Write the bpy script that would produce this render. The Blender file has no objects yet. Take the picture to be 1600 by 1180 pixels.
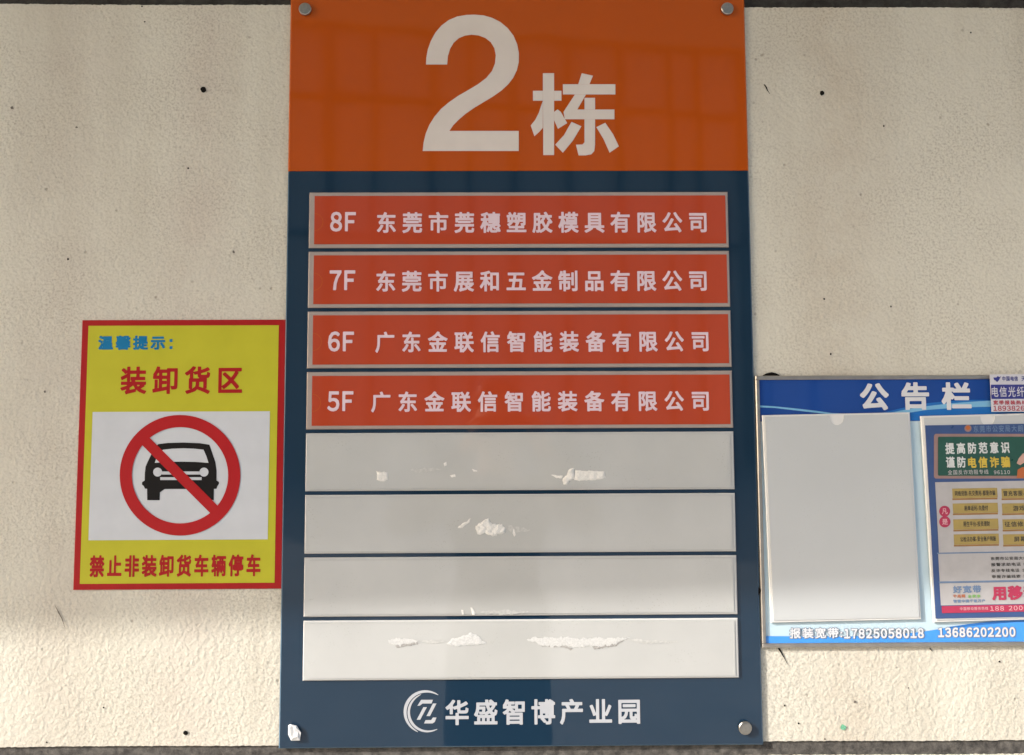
import bpy, math, random
import numpy as np
from mathutils import Vector, Matrix

random.seed(7)
R = math.radians
S = bpy.context.scene
COL = S.collection

# ------------------------------------------------------------------ camera
FPX = 1180.0                                   # focal length in units of a 1600 px wide frame
CAM = Vector((-0.0213, -1.1005, 1.6106))
PITCH, YAW, ROLL = 0.06732, -0.00884, 0.00424
ROT = Matrix.Rotation(YAW, 3, 'Z') @ Matrix.Rotation(PITCH, 3, 'X') @ Matrix.Rotation(ROLL, 3, 'Y')
cam = bpy.data.cameras.new('camera')
cam.sensor_fit = 'HORIZONTAL'
cam.sensor_width = 36.0
cam.lens = 36.0 * FPX / 1600.0
cam.clip_start = 0.02
cam.clip_end = 2000
co = bpy.data.objects.new('camera', cam)
COL.objects.link(co)
co.location = CAM
co.rotation_euler = (ROT @ Matrix.Rotation(math.pi / 2, 3, 'X')).to_euler()
S.camera = co

# ------------------------------------------------------------------ sky, sun, exposure
SUN = Vector((1.0, 0.46, -0.60)).normalized()  # travel direction of the light
w = bpy.data.worlds.new('World')
S.world = w
w.use_nodes = True
nt = w.node_tree
sky = nt.nodes.new('ShaderNodeTexSky')
sky.sky_type = 'NISHITA'
sky.sun_disc = False
sky.sun_elevation = math.asin(-SUN.z)
sky.sun_rotation = math.atan2(-SUN.x, -SUN.y) % (2 * math.pi)
sky.air_density = 1.0
sky.dust_density = 3.0
sky.ozone_density = 1.0
nt.links.new(sky.outputs[0], nt.nodes['Background'].inputs[0])
nt.nodes['Background'].inputs[1].default_value = 0.15
sl = bpy.data.lights.new('sun', 'SUN')
sl.energy = 2.0
sl.angle = R(0.5)
sl.color = (1.0, 0.975, 0.95)
so = bpy.data.objects.new('sun', sl)
COL.objects.link(so)
so.rotation_euler = SUN.to_track_quat('-Z', 'Y').to_euler()
so.location = (-6, -8, 8)
S.view_settings.view_transform = 'Standard'
S.view_settings.look = 'None'
S.view_settings.exposure = 1.47
S.view_settings.gamma = 1.0
S.view_settings.use_curve_mapping = False

# ------------------------------------------------------------------ helpers
def at(u, v, y=0.0):
    """point where the sight line of photo pixel (u,v) meets the vertical plane at depth y"""
    d = ROT @ Vector(((u - 800) / FPX, 1.0, (590 - v) / FPX))
    return CAM + d * ((y - CAM.y) / d.y)

def tag(o, label=None, cat=None, group=None, kind=None):
    if label: o['label'] = label
    if cat: o['category'] = cat
    if group: o['group'] = group
    if kind: o['kind'] = kind
    return o

class Thing:
    """an Empty on the wall; parts are built in its own x/z frame"""
    def __init__(s, name, label, cat, u, v, y=0.0, tilt=0.0, group=None):
        s.o = bpy.data.objects.new(name, None)
        s.o.empty_display_size = 0.05
        COL.objects.link(s.o)
        s.loc = at(u, v, y)
        s.o.location = s.loc
        s.o.rotation_euler = (0, tilt, 0)
        s.inv = Matrix.Rotation(-tilt, 3, 'Y')
        s.y = y
        tag(s.o, label, cat, group)
    def p(s, u, v, y=0.0):
        """photo pixel to local (x, z) on the plane y (local depth)"""
        q = s.inv @ (at(u, v, s.y + y) - s.loc)
        return (q.x, q.z)
    def rect(s, u0, v0, u1, v1, y=0.0):
        a, b, c, d = s.p(u0, v0, y), s.p(u1, v0, y), s.p(u1, v1, y), s.p(u0, v1, y)
        return ((a[0] + d[0]) / 2, (c[1] + d[1]) / 2, (b[0] + c[0]) / 2, (a[1] + b[1]) / 2)

def link(name, me, mats, parent=None):
    o = bpy.data.objects.new(name, me)
    for m in (mats if isinstance(mats, (list, tuple)) else [mats]):
        me.materials.append(m)
    COL.objects.link(o)
    if parent is not None:
        o.parent = parent.o if isinstance(parent, Thing) else parent
    return o

class MB:
    def __init__(s): s.v, s.f, s.m = [], [], []
    def poly(s, pts, mi=0):
        n = len(s.v); s.v += [tuple(p) for p in pts]; s.f.append(list(range(n, n + len(pts)))); s.m.append(mi)
    def flat(s, pts, y, mi=0):
        """polygon in the x/z plane facing -y; orientation fixed"""
        a = sum(pts[i - 1][0] * pts[i][1] - pts[i][0] * pts[i - 1][1] for i in range(len(pts)))
        if a < 0: pts = pts[::-1]
        s.poly([(x, y, z) for x, z in pts], mi)
    def box(s, x0, y0, z0, x1, y1, z1, mi=0):
        P = [(x0, y0, z0), (x1, y0, z0), (x1, y1, z0), (x0, y1, z0), (x0, y0, z1), (x1, y0, z1), (x1, y1, z1), (x0, y1, z1)]
        for q in ((0, 1, 5, 4), (1, 2, 6, 5), (2, 3, 7, 6), (3, 0, 4, 7), (4, 5, 6, 7), (3, 2, 1, 0)):
            s.poly([P[i] for i in q], mi)
    def plate(s, x0, z0, x1, z1, yf, yb, bv=0.0, mf=0, me=0, sides='LRTB'):
        """thin plate facing -y with bevelled front edge"""
        bl = bv if 'L' in sides else 0; br = bv if 'R' in sides else 0
        bt = bv if 'T' in sides else 0; bb = bv if 'B' in sides else 0
        yi = yf + bv
        f = [(x0 + bl, yf, z0 + bb), (x1 - br, yf, z0 + bb), (x1 - br, yf, z1 - bt), (x0 + bl, yf, z1 - bt)]
        e = [(x0, yi if bl or bb else yf, z0), (x1, yi if br or bb else yf, z0), (x1, yi if br or bt else yf, z1), (x0, yi if bl or bt else yf, z1)]
        b = [(x0, yb, z0), (x1, yb, z0), (x1, yb, z1), (x0, yb, z1)]
        s.poly(f, mf)
        if bv:
            for i in range(4):
                j = (i + 1) % 4
                s.poly([e[i], e[j], f[j], f[i]], me)
        else:
            e = f
        for i in range(4):
            j = (i + 1) % 4
            s.poly([b[i], b[j], e[j], e[i]], me)
    def prism(s, pts, yf, yb, mi=0, ms=None):
        a = sum(pts[i - 1][0] * pts[i][1] - pts[i][0] * pts[i - 1][1] for i in range(len(pts)))
        if a < 0: pts = pts[::-1]
        s.poly([(x, yf, z) for x, z in pts], mi)
        n = len(pts)
        for i in range(n):
            (x0, z0), (x1, z1) = pts[i], pts[(i + 1) % n]
            s.poly([(x0, yb, z0), (x1, yb, z1), (x1, yf, z1), (x0, yf, z0)], mi if ms is None else ms)
    def build(s, name, mats, parent=None, smooth=False):
        me = bpy.data.meshes.new(name)
        me.from_pydata(s.v, [], s.f)
        me.polygons.foreach_set('material_index', s.m)
        if smooth:
            me.polygons.foreach_set('use_smooth', [True] * len(s.f))
        me.update()
        return link(name, me, mats, parent)

# ------------------------------------------------------------------ materials
def mat(name, col, rough=0.5, spec=0.5, metal=0.0, var=0.05, scale=30, bump=0.0, bscale=400, rvar=0.06, coat=0.0, coatr=0.03):
    m = bpy.data.materials.new(name)
    m.use_nodes = True
    t = m.node_tree; n = t.nodes; L = t.links
    b = n['Principled BSDF']
    tc = n.new('ShaderNodeTexCoord')
    nz = n.new('ShaderNodeTexNoise'); nz.inputs['Scale'].default_value = scale; nz.inputs['Detail'].default_value = 6
    L.new(tc.outputs['Object'], nz.inputs['Vector'])
    mr = n.new('ShaderNodeMapRange'); mr.inputs['From Min'].default_value = 0.3; mr.inputs['From Max'].default_value = 0.7
    mr.inputs['To Min'].default_value = 1 - var; mr.inputs['To Max'].default_value = 1 + var
    L.new(nz.outputs['Fac'], mr.inputs['Value'])
    vm = n.new('ShaderNodeVectorMath'); vm.operation = 'SCALE'; vm.inputs[0].default_value = col
    L.new(mr.outputs[0], vm.inputs['Scale'])
    L.new(vm.outputs[0], b.inputs['Base Color'])
    r2 = n.new('ShaderNodeMapRange'); r2.inputs['To Min'].default_value = max(0, rough - rvar); r2.inputs['To Max'].default_value = min(1, rough + rvar)
    L.new(nz.outputs['Fac'], r2.inputs['Value']); L.new(r2.outputs[0], b.inputs['Roughness'])
    b.inputs['Specular IOR Level'].default_value = spec
    b.inputs['Metallic'].default_value = metal
    b.inputs['Coat Weight'].default_value = coat
    b.inputs['Coat Roughness'].default_value = coatr
    if bump:
        n2 = n.new('ShaderNodeTexNoise'); n2.inputs['Scale'].default_value = bscale; n2.inputs['Detail'].default_value = 3
        L.new(tc.outputs['Object'], n2.inputs['Vector'])
        bp = n.new('ShaderNodeBump'); bp.inputs['Strength'].default_value = 1.0; bp.inputs['Distance'].default_value = bump
        L.new(n2.outputs['Fac'], bp.inputs['Height']); L.new(bp.outputs[0], b.inputs['Normal'])
    return m

def specks(m, amt=0.35, scale=260):
    t = m.node_tree; n = t.nodes; L = t.links; b = n['Principled BSDF']
    src = b.inputs['Base Color'].links[0].from_socket
    tc = n.new('ShaderNodeTexCoord')
    vo = n.new('ShaderNodeTexVoronoi'); vo.inputs['Scale'].default_value = scale; L.new(tc.outputs['Object'], vo.inputs['Vector'])
    nz = n.new('ShaderNodeTexNoise'); nz.inputs['Scale'].default_value = 14; nz.inputs['Detail'].default_value = 4; L.new(tc.outputs['Object'], nz.inputs['Vector'])
    a = n.new('ShaderNodeMapRange'); L.new(vo.outputs['Distance'], a.inputs[0])
    for k, v in zip(('From Min', 'From Max', 'To Min', 'To Max'), (0.10, 0.24, 1, 0)): a.inputs[k].default_value = v
    c = n.new('ShaderNodeMapRange'); L.new(nz.outputs['Fac'], c.inputs[0])
    for k, v in zip(('From Min', 'From Max', 'To Min', 'To Max'), (0.50, 0.66, 0, amt)): c.inputs[k].default_value = v
    f = n.new('ShaderNodeMath'); f.operation = 'MULTIPLY'; L.new(a.outputs[0], f.inputs[0]); L.new(c.outputs[0], f.inputs[1])
    x = n.new('ShaderNodeMix'); x.data_type = 'RGBA'; L.new(f.outputs[0], x.inputs[0]); L.new(src, x.inputs[6]); x.inputs[7].default_value = (0.22, 0.19, 0.15, 1)
    L.new(x.outputs[2], b.inputs['Base Color'])
    return m

def gloss(name, col, **k):
    return mat(name, col, rough=k.pop('rough', 0.03), spec=k.pop('spec', 0.5), rvar=0.015, bump=k.pop('bump', 0.0005), bscale=k.pop('bscale', 4), **k)

def wall_material():
    m = bpy.data.materials.new('cream_stucco')
    m.use_nodes = True
    t = m.node_tree; n = t.nodes; L = t.links
    b = n['Principled BSDF']
    tc = n.new('ShaderNodeTexCoord')
    def noise(scale, detail=4, rough=0.5, vec=None, dist=0.0):
        q = n.new('ShaderNodeTexNoise'); q.inputs['Scale'].default_value = scale; q.inputs['Detail'].default_value = detail
        q.inputs['Roughness'].default_value = rough; q.inputs['Distortion'].default_value = dist
        L.new(vec or tc.outputs['Object'], q.inputs['Vector']); return q.outputs['Fac']
    def rng(x, a, c, lo=0.0, hi=1.0):
        q = n.new('ShaderNodeMapRange'); L.new(x, q.inputs['Value'])
        for k, val in zip(('From Min', 'From Max', 'To Min', 'To Max'), (a, c, lo, hi)): q.inputs[k].default_value = val
        return q.outputs[0]
    def math_(op, a, c):
        q = n.new('ShaderNodeMath'); q.operation = op
        for i, x in enumerate((a, c)):
            if isinstance(x, (int, float)): q.inputs[i].default_value = x
            else: L.new(x, q.inputs[i])
        return q.outputs[0]
    def mixc(f, a, c):
        q = n.new('ShaderNodeMix'); q.data_type = 'RGBA'; L.new(f, q.inputs[0])
        for i, x in ((6, a), (7, c)):
            if isinstance(x, tuple): q.inputs[i].default_value = (*x, 1)
            else: L.new(x, q.inputs[i])
        return q.outputs[2]
    # stains: long vertical water marks and cloudy patches
    mp = n.new('ShaderNodeMapping'); mp.inputs['Scale'].default_value = (1.0, 1.0, 0.22); mp.inputs['Location'].default_value = (3.3, 0, 1.7)
    L.new(tc.outputs['Object'], mp.inputs['Vector'])
    streak = rng(noise(5.5, 5, 0.6, mp.outputs[0]), 0.47, 0.68)
    cloud = rng(noise(2.6, 5, 0.6), 0.42, 0.68)
    col = mixc(math_('MULTIPLY', streak, 0.45), (0.640, 0.605, 0.505), (0.46, 0.405, 0.315))
    col = mixc(math_('MULTIPLY', cloud, 0.30), col, (0.50, 0.462, 0.39))
    sx = n.new('ShaderNodeSeparateXYZ'); L.new(tc.outputs['Object'], sx.inputs[0])
    def band(x0, wd, amt, c_):
        d_ = math_('DIVIDE', math_('SUBTRACT', math_('ADD', sx.outputs[0], math_('MULTIPLY', noise(3.5, 3), 0.10)), x0 + 0.05), wd)
        gss = math_('POWER', 2.718, math_('MULTIPLY', math_('MULTIPLY', d_, d_), -1.0))
        return mixc(math_('MULTIPLY', math_('MULTIPLY', gss, rng(noise(9, 5, 0.7), 0.3, 0.6)), amt), col, c_)
    col = band(0.475, 0.055, 0.55, (0.50, 0.42, 0.32))
    col = band(-0.47, 0.05, 0.38, (0.52, 0.43, 0.36))
    col = band(-0.68, 0.07, 0.30, (0.50, 0.43, 0.36))
    grit = math_('MULTIPLY', rng(noise(300, 2, 0.5), 0.54, 0.30), rng(noise(7, 4, 0.6), 0.36, 0.62, 0.22, 1.0))
    col = mixc(math_('MULTIPLY', grit, 0.55), col, (0.30, 0.25, 0.19))
    # grit and dark pores
    vo = n.new('ShaderNodeTexVoronoi'); vo.inputs['Scale'].default_value = 46; L.new(tc.outputs['Object'], vo.inputs['Vector'])
    pore = math_('MULTIPLY', rng(vo.outputs['Distance'], 0.05, 0.13, 1, 0), rng(noise(21, 2), 0.56, 0.62))
    col = mixc(math_('MULTIPLY', pore, 0.5), col, (0.20, 0.16, 0.12))
    L.new(col, b.inputs['Base Color'])
    b.inputs['Roughness'].default_value = 0.85
    b.inputs['Specular IOR Level'].default_value = 0.25
    # sprayed plaster relief: pressed blobs plus grain
    mp2 = n.new('ShaderNodeMapping'); mp2.inputs['Rotation'].default_value = (0, R(-40), 0); mp2.inputs['Scale'].default_value = (1, 1, 0.9)
    L.new(tc.outputs['Object'], mp2.inputs['Vector'])
    wrp = n.new('ShaderNodeTexNoise'); wrp.inputs['Scale'].default_value = 90; L.new(mp2.outputs[0], wrp.inputs['Vector'])
    wv = n.new('ShaderNodeVectorMath'); wv.operation = 'MULTIPLY_ADD'; wv.inputs[1].default_value = (0.012, 0.012, 0.012)
    L.new(wrp.outputs['Color'], wv.inputs[0]); L.new(mp2.outputs[0], wv.inputs[2])
    vb = n.new('ShaderNodeTexVoronoi'); vb.feature = 'SMOOTH_F1'; vb.inputs['Scale'].default_value = 150; vb.inputs['Smoothness'].default_value = 0.5; L.new(wv.outputs[0], vb.inputs['Vector'])
    a1 = rng(vb.outputs['Distance'], 0.15, 0.75, 1, 0)
    a2 = noise(310, 3, 0.6)
    a3 = noise(30, 2)
    h = math_('ADD', math_('ADD', math_('MULTIPLY', a1, 0.62), math_('MULTIPLY', a2, 0.45)), math_('MULTIPLY', a3, 0.22))
    h = math_('SUBTRACT', h, math_('MULTIPLY', pore, 0.8))
    bp = n.new('ShaderNodeBump'); bp.inputs['Strength'].default_value = 1.0; bp.inputs['Distance'].default_value = 0.00085
    L.new(h, bp.inputs['Height']); L.new(bp.outputs[0], b.inputs['Normal'])
    return m

def speckled(name, a, c, scale=120, rough=0.8, bump=0.0015):
    m = bpy.data.materials.new(name); m.use_nodes = True
    t = m.node_tree; n = t.nodes; L = t.links; b = n['Principled BSDF']
    tc = n.new('ShaderNodeTexCoord')
    q = n.new('ShaderNodeTexNoise'); q.inputs['Scale'].default_value = scale; q.inputs['Detail'].default_value = 8; q.inputs['Roughness'].default_value = 0.7
    L.new(tc.outputs['Object'], q.inputs['Vector'])
    r = n.new('ShaderNodeValToRGB'); r.color_ramp.elements[0].position = 0.38; r.color_ramp.elements[1].position = 0.72
    r.color_ramp.elements[0].color = (*a, 1); r.color_ramp.elements[1].color = (*c, 1)
    L.new(q.outputs['Fac'], r.inputs[0]); L.new(r.outputs[0], b.inputs['Base Color'])
    b.inputs['Roughness'].default_value = rough
    bp = n.new('ShaderNodeBump'); bp.inputs['Distance'].default_value = bump; L.new(q.outputs['Fac'], bp.inputs['Height']); L.new(bp.outputs[0], b.inputs['Normal'])
    return m

M = {}
M['stucco'] = wall_material()
M['joint'] = speckled('dark_weathered_joint', (0.035, 0.031, 0.027), (0.16, 0.145, 0.125), 90)
M['top_joint'] = speckled('shade_darkened_joint', (0.012, 0.009, 0.006), (0.050, 0.046, 0.040), 60)  # same joint paint as below, darkened in colour to give the shade
M['hole'] = mat('dark_hole', (0.008, 0.007, 0.006), 0.95, 0.1)
M['scuff'] = mat('grey_scuff', (0.16, 0.14, 0.12), 0.9, 0.1)
M['green_mark'] = mat('green_paint_spot', (0.16, 0.42, 0.26), 0.8, 0.2, var=0.3, scale=600)
M['orange'] = gloss('orange_acrylic', (0.435, 0.073, 0.005), spec=0.36, var=0.03, scale=3)
M['orange_edge'] = gloss('orange_acrylic_edge', (0.47, 0.105, 0.015), var=0.03)
M['blue'] = gloss('navy_acrylic', (0.0105, 0.030, 0.056), var=0.05, scale=4)
M['blue_edge'] = gloss('navy_acrylic_edge', (0.07, 0.13, 0.19), var=0.04)
M['white_print'] = gloss('white_print', (0.67, 0.60, 0.54), var=0.03)
M['logo_print'] = gloss('white_logo_print', (0.46, 0.47, 0.49), var=0.03)
M['pocket'] = gloss('white_plastic_pocket', (0.490, 0.488, 0.462), var=0.05, scale=9, rough=0.05, spec=0.85)
specks(M['pocket'])
M['pocket_rim'] = gloss('grey_plastic_rim', (0.37, 0.31, 0.275), var=0.06, rough=0.2)
M['white_rim'] = gloss('pale_plastic_rim', (0.56, 0.55, 0.53), var=0.04, rough=0.2)
M['card'] = gloss('red_orange_card', (0.43, 0.057, 0.020), var=0.03, scale=5)
M['card_text'] = gloss('pale_pink_lettering', (0.72, 0.56, 0.60), var=0.03)
M['residue'] = mat('torn_paper_residue', (0.74, 0.72, 0.67), 0.9, 0.15, var=0.08, scale=500, bump=0.0006, bscale=700)
M['residue_low'] = mat('torn_paper_residue_sunlit', (0.57, 0.565, 0.54), 0.9, 0.15, var=0.10, scale=500, bump=0.0002, bscale=700)  # same torn paper, base colour lowered for the sunlit bottom slot
M['film'] = mat('thin_glue_film', (0.50, 0.495, 0.465), 0.8, 0.2, var=0.12, scale=300)
M['residue_grey'] = mat('painted_residue_shadow', (0.36, 0.345, 0.32), 0.9, 0.15, var=0.2, scale=400)  # grey shadow under the scraps, painted as patches of its own colour
M['steel'] = mat('brushed_steel', (0.40, 0.38, 0.34), 0.34, 0.5, 1.0, var=0.12, scale=300, bump=0.0002, bscale=900)
M['stub'] = mat('white_plastic_stub', (0.72, 0.71, 0.69), 0.4, 0.5, var=0.1, scale=150)

def satin(name, col, rough=0.32, **k):
    return mat(name, col, rough, 0.22, var=k.pop('var', 0.04), scale=k.pop('scale', 25), bump=0.00005, bscale=60, **k)
M['s_red'] = satin('red_sticker', (0.36, 0.013, 0.013))
M['s_yellow'] = satin('yellow_sticker', (0.48, 0.45, 0.030))
M['s_white'] = satin('white_sticker', (0.56, 0.575, 0.595))
M['s_blue'] = satin('blue_letters', (0.010, 0.165, 0.34))
M['s_black'] = satin('black_print', (0.010, 0.008, 0.007))
M['s_ring'] = satin('red_ring', (0.40, 0.014, 0.016))
M['alu'] = mat('grey_aluminium', (0.42, 0.39, 0.35), 0.38, 0.5, 0.85, var=0.10, scale=60)
M['nb_blue'] = gloss('royal_blue_print', (0.014, 0.060, 0.265), var=0.05, scale=6)
M['nb_mid'] = gloss('mid_blue_print', (0.022, 0.150, 0.46), var=0.04, scale=9)
M['nb_sky'] = gloss('sky_blue_print', (0.055, 0.29, 0.76), var=0.03, scale=9)
M['nb_pale'] = gloss('pale_blue_print', (0.52, 0.66, 0.72), var=0.04, scale=9)
M['nb_swoosh'] = gloss('light_blue_swoosh', (0.20, 0.45, 0.66), var=0.05)
M['nb_white'] = gloss('white_title_print', (0.66, 0.66, 0.67), var=0.02)
M['nb_grey'] = gloss('grey_outline_print', (0.24, 0.27, 0.34), var=0.05)
M['np'] = gloss('cream_plastic_pocket', (0.525, 0.535, 0.525), var=0.03, scale=7, rough=0.10)
specks(M['np'], 0.2)
M['np_rim'] = gloss('cream_pocket_lip', (0.70, 0.69, 0.66), var=0.03, rough=0.2)
def prt(name, col, **k): return mat(name, col, 0.30, 0.45, var=k.pop('var', 0.05), scale=k.pop('scale', 60))
M['p_blue'] = prt('poster_blue', (0.045, 0.085, 0.215))
M['p_grey'] = prt('poster_pale_grey', (0.44, 0.42, 0.41))
M['p_green'] = prt('poster_green', (0.022, 0.085, 0.062), var=0.1)
M['p_brown'] = prt('poster_brown', (0.30, 0.19, 0.17))
M['p_white'] = prt('poster_white', (0.62, 0.63, 0.61))
M['p_yellow'] = prt('poster_yellow', (0.58, 0.42, 0.06))
M['p_box'] = prt('poster_ochre', (0.38, 0.28, 0.085))
M['p_box2'] = prt('poster_ochre_shade', (0.33, 0.18, 0.065))
M['p_dark'] = prt('poster_dark', (0.055, 0.050, 0.042))
M['p_red'] = prt('poster_crimson', (0.42, 0.035, 0.085))
M['p_pink'] = prt('poster_pink', (0.66, 0.36, 0.38))
M['p_skin'] = prt('poster_skin', (0.55, 0.33, 0.26))
M['p_orange'] = prt('poster_orange', (0.46, 0.13, 0.04))
M['p_line'] = prt('poster_line_blue', (0.15, 0.22, 0.34))
M['p_green2'] = prt('poster_light_green', (0.20, 0.40, 0.12))
M['st_white'] = prt('sticker_white', (0.58, 0.57, 0.60))
M['st_blue'] = prt('sticker_indigo', (0.035, 0.040, 0.22))
M['st_red'] = prt('sticker_red', (0.42, 0.06, 0.08))

# ------------------------------------------------------------------ lettering (built-in font, outlines thickened to mesh)
_cache = {}
def glyph(ch, off, res):
    k = (ch, off, res)
    if k in _cache: return _cache[k]
    c = bpy.data.curves.new('g', 'FONT'); c.body = ch; c.fill_mode = 'NONE'; c.resolution_u = 3
    o = bpy.data.objects.new('g', c); COL.objects.link(o)
    me = bpy.data.meshes.new_from_object(o.evaluated_get(bpy.context.evaluated_depsgraph_get()))
    V = np.array([v.co[:2] for v in me.vertices]); E = np.array([e.vertices[:] for e in me.edges])
    bpy.data.objects.remove(o); bpy.data.curves.remove(c); bpy.data.meshes.remove(me)
    A, B = V[E[:, 0]], V[E[:, 1]]
    P = []
    for a, b in zip(A, B):
        n = max(1, int(np.linalg.norm(b - a) / 0.014)); t = (np.arange(n) / n)[:, None]; P.append(a + (b - a) * t)
    P = np.concatenate(P)
    h = 1.0 / res
    lo = V.min(0) - off - 2 * h; hi = V.max(0) + off + 2 * h
    nx, ny = (np.ceil((hi - lo) / h).astype(int) + 1)
    gx = lo[0] + np.arange(nx) * h; gy = lo[1] + np.arange(ny) * h
    D = np.empty((ny, nx)); inside = np.zeros((ny, nx), bool)
    for j in range(ny):
        dx = (gx[:, None] - P[None, :, 0]) ** 2; dy = ((gy[j] - P[:, 1]) ** 2)[None]
        D[j] = np.min(dx * dx + dy * dy, axis=1) ** 0.25
        y = gy[j] + 1e-7
        cr = (A[:, 1] > y) != (B[:, 1] > y)
        if cr.any():
            a, b = A[cr], B[cr]; xs = a[:, 0] + (y - a[:, 1]) / (b[:, 1] - a[:, 1]) * (b[:, 0] - a[:, 0])
            inside[j] = ((xs[None] > gx[:, None]).sum(1) % 2) == 1
    G = np.where(inside, D, -D) + off
    polys = []
    for j in range(ny - 1):
        i = 0
        while i < nx - 1:
            q = [(i, j), (i + 1, j), (i + 1, j + 1), (i, j + 1)]
            g = [G[b, a] for a, b in q]
            if min(g) > 0:
                e = i
                while e + 1 < nx - 1 and G[j, e + 2] > 0 and G[j + 1, e + 2] > 0: e += 1
                polys.append([(gx[i], gy[j]), (gx[e + 1], gy[j]), (gx[e + 1], gy[j + 1]), (gx[i], gy[j + 1])])
                i = e + 1; continue
            if max(g) > 0:
                pl = []
                for t in range(4):
                    a, b = q[t], q[(t + 1) % 4]; ga, gb = g[t], g[(t + 1) % 4]
                    if ga > 0: pl.append((gx[a[0]], gy[a[1]]))
                    if (ga > 0) != (gb > 0):
                        f = ga / (ga - gb); pl.append((gx[a[0]] + f * (gx[b[0]] - gx[a[0]]), gy[a[1]] + f * (gy[b[1]] - gy[a[1]])))
                if len(pl) > 2: polys.append(pl)
            i += 1
    xs = [p[0] for pl in polys for p in pl]; ys = [p[1] for pl in polys for p in pl]
    r = (polys, min(xs), max(xs), min(ys), max(ys))
    _cache[k] = r
    return r

def text(T, name, s, px, y, material, bold=0.02, gap=0.15, res=44, parent=None, half=None, lgap=None):
    """lettering fitted to the photo box px=(u0,v0,u1,v1), laid on the plane y of thing T"""
    x0, z0, x1, z1 = T.rect(*px, y)
    items = []; cur = 0.0; sized = False
    for ch in s:
        if '0' <= ch <= '9' or 'A' <= ch <= 'Z': ch = chr(ord(ch) + 0xFEE0)
        if ch == ' ': cur += half or 0.5; continue
        g = glyph(ch, bold, res)
        if 0x2000 < ord(ch) < 0xFF00:
            items.append((g, cur)); cur += 1.0 + gap
        else:
            items.append((g, cur - g[1])); cur += g[2] - g[1] + (lgap if lgap is not None else 0.08 + gap)
    lo = min(g[1] + c for g, c in items); hi = max(g[2] + c for g, c in items)
    bo = min(g[3] for g, c in items); to = max(g[4] for g, c in items)
    sx = (x1 - x0) / (hi - lo); sz = (z1 - z0) / (to - bo)
    m = MB()
    for g, c in items:
        for pl in g[0]:
            m.poly([(x0 + (px_ + c - lo) * sx, y, z0 + (py_ - bo) * sz) for px_, py_ in pl])
    return m.build(name, material, parent or T)

def ragged(T, name, outline, y, material, parent, hgt=0.0016, sub=4, rough=0.35):
    """torn scrap or its painted shadow: jagged outline in photo pixels with a crumpled raised middle"""
    pts = []
    n = len(outline)
    for i in range(n):
        a, b = outline[i], outline[(i + 1) % n]
        L = math.dist(a, b)
        k = max(1, int(L / 2.6))
        for j in range(k):
            t = j / k
            pts.append((a[0] + (b[0] - a[0]) * t + random.uniform(-1, 1) * rough * 2, a[1] + (b[1] - a[1]) * t + random.uniform(-1, 1) * rough * 2))
    from mathutils.geometry import delaunay_2d_cdt
    us = [p[0] for p in pts]; vs = [p[1] for p in pts]; N = len(pts)
    inner = []
    v = min(vs) + 1.2
    while v < max(vs):
        u = min(us) + 1.2
        while u < max(us):
            q = (u + random.uniform(-.6, .6), v + random.uniform(-.6, .6))
            if min(math.dist(q, p) for p in pts) > 0.9: inner.append(q)
            u += 2.0
        v += 2.0
    vo, eo, fo, *_ = delaunay_2d_cdt([Vector(p) for p in pts + inner], [(i, (i + 1) % N) for i in range(N)], [list(range(N))], 1, 0.01)
    ph_ = random.uniform(0, 9)
    m = MB()
    def P3(q):
        d = min(math.dist(q, p) for p in pts)
        ridge = 0.5 + 0.5 * math.sin(q[0] * 0.55 + ph_ + 1.3 * math.sin(q[1] * 0.6))
        h_ = 0.55 * hgt * min(1, d / 2.6) * (0.5 + 0.35 * ridge + 0.25 * random.random()) + 0.00012
        x_, z_ = T.p(q[0], q[1], y); return (x_, y - h_, z_)
    VV = [P3(q) for q in vo]
    for fc in fo:
        t = [VV[i] for i in fc]
        a_ = (t[1][0] - t[0][0]) * (t[2][2] - t[0][2]) - (t[2][0] - t[0][0]) * (t[1][2] - t[0][2])
        m.poly(t if a_ > 0 else t[::-1])
    return m.build(name, material, parent)

def flat_px(T, name, polys, y, material, parent=None):
    m = MB()
    for pl in polys: m.flat([T.p(u, v, y) for u, v in pl], y)
    return m.build(name, material, parent or T)

def rect_px(T, name, boxes, y, material, parent=None):
    m = MB()
    for b in boxes:
        x0, z0, x1, z1 = T.rect(*b, y)
        m.flat([(x0, z0), (x1, z0), (x1, z1), (x0, z1)], y)
    return m.build(name, material, parent or T)

def arc(cx, cy, r, a0, a1, n=24, ry=None):
    ry = ry or r
    return [(cx + r * math.cos(R(a0 + (a1 - a0) * i / n)), cy - ry * math.sin(R(a0 + (a1 - a0) * i / n))) for i in range(n + 1)]

# ------------------------------------------------------------------ setting: ground, wall, canopy, building opposite
g = MB(); g.poly([(-400, -400, 0), (400, -400, 0), (400, 30, 0), (-400, 30, 0)])
tag(g.build('ground', speckled('concrete_paving', (0.36, 0.345, 0.315), (0.48, 0.46, 0.425), 3.0, 0.85, 0.002)), kind='structure')

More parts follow.
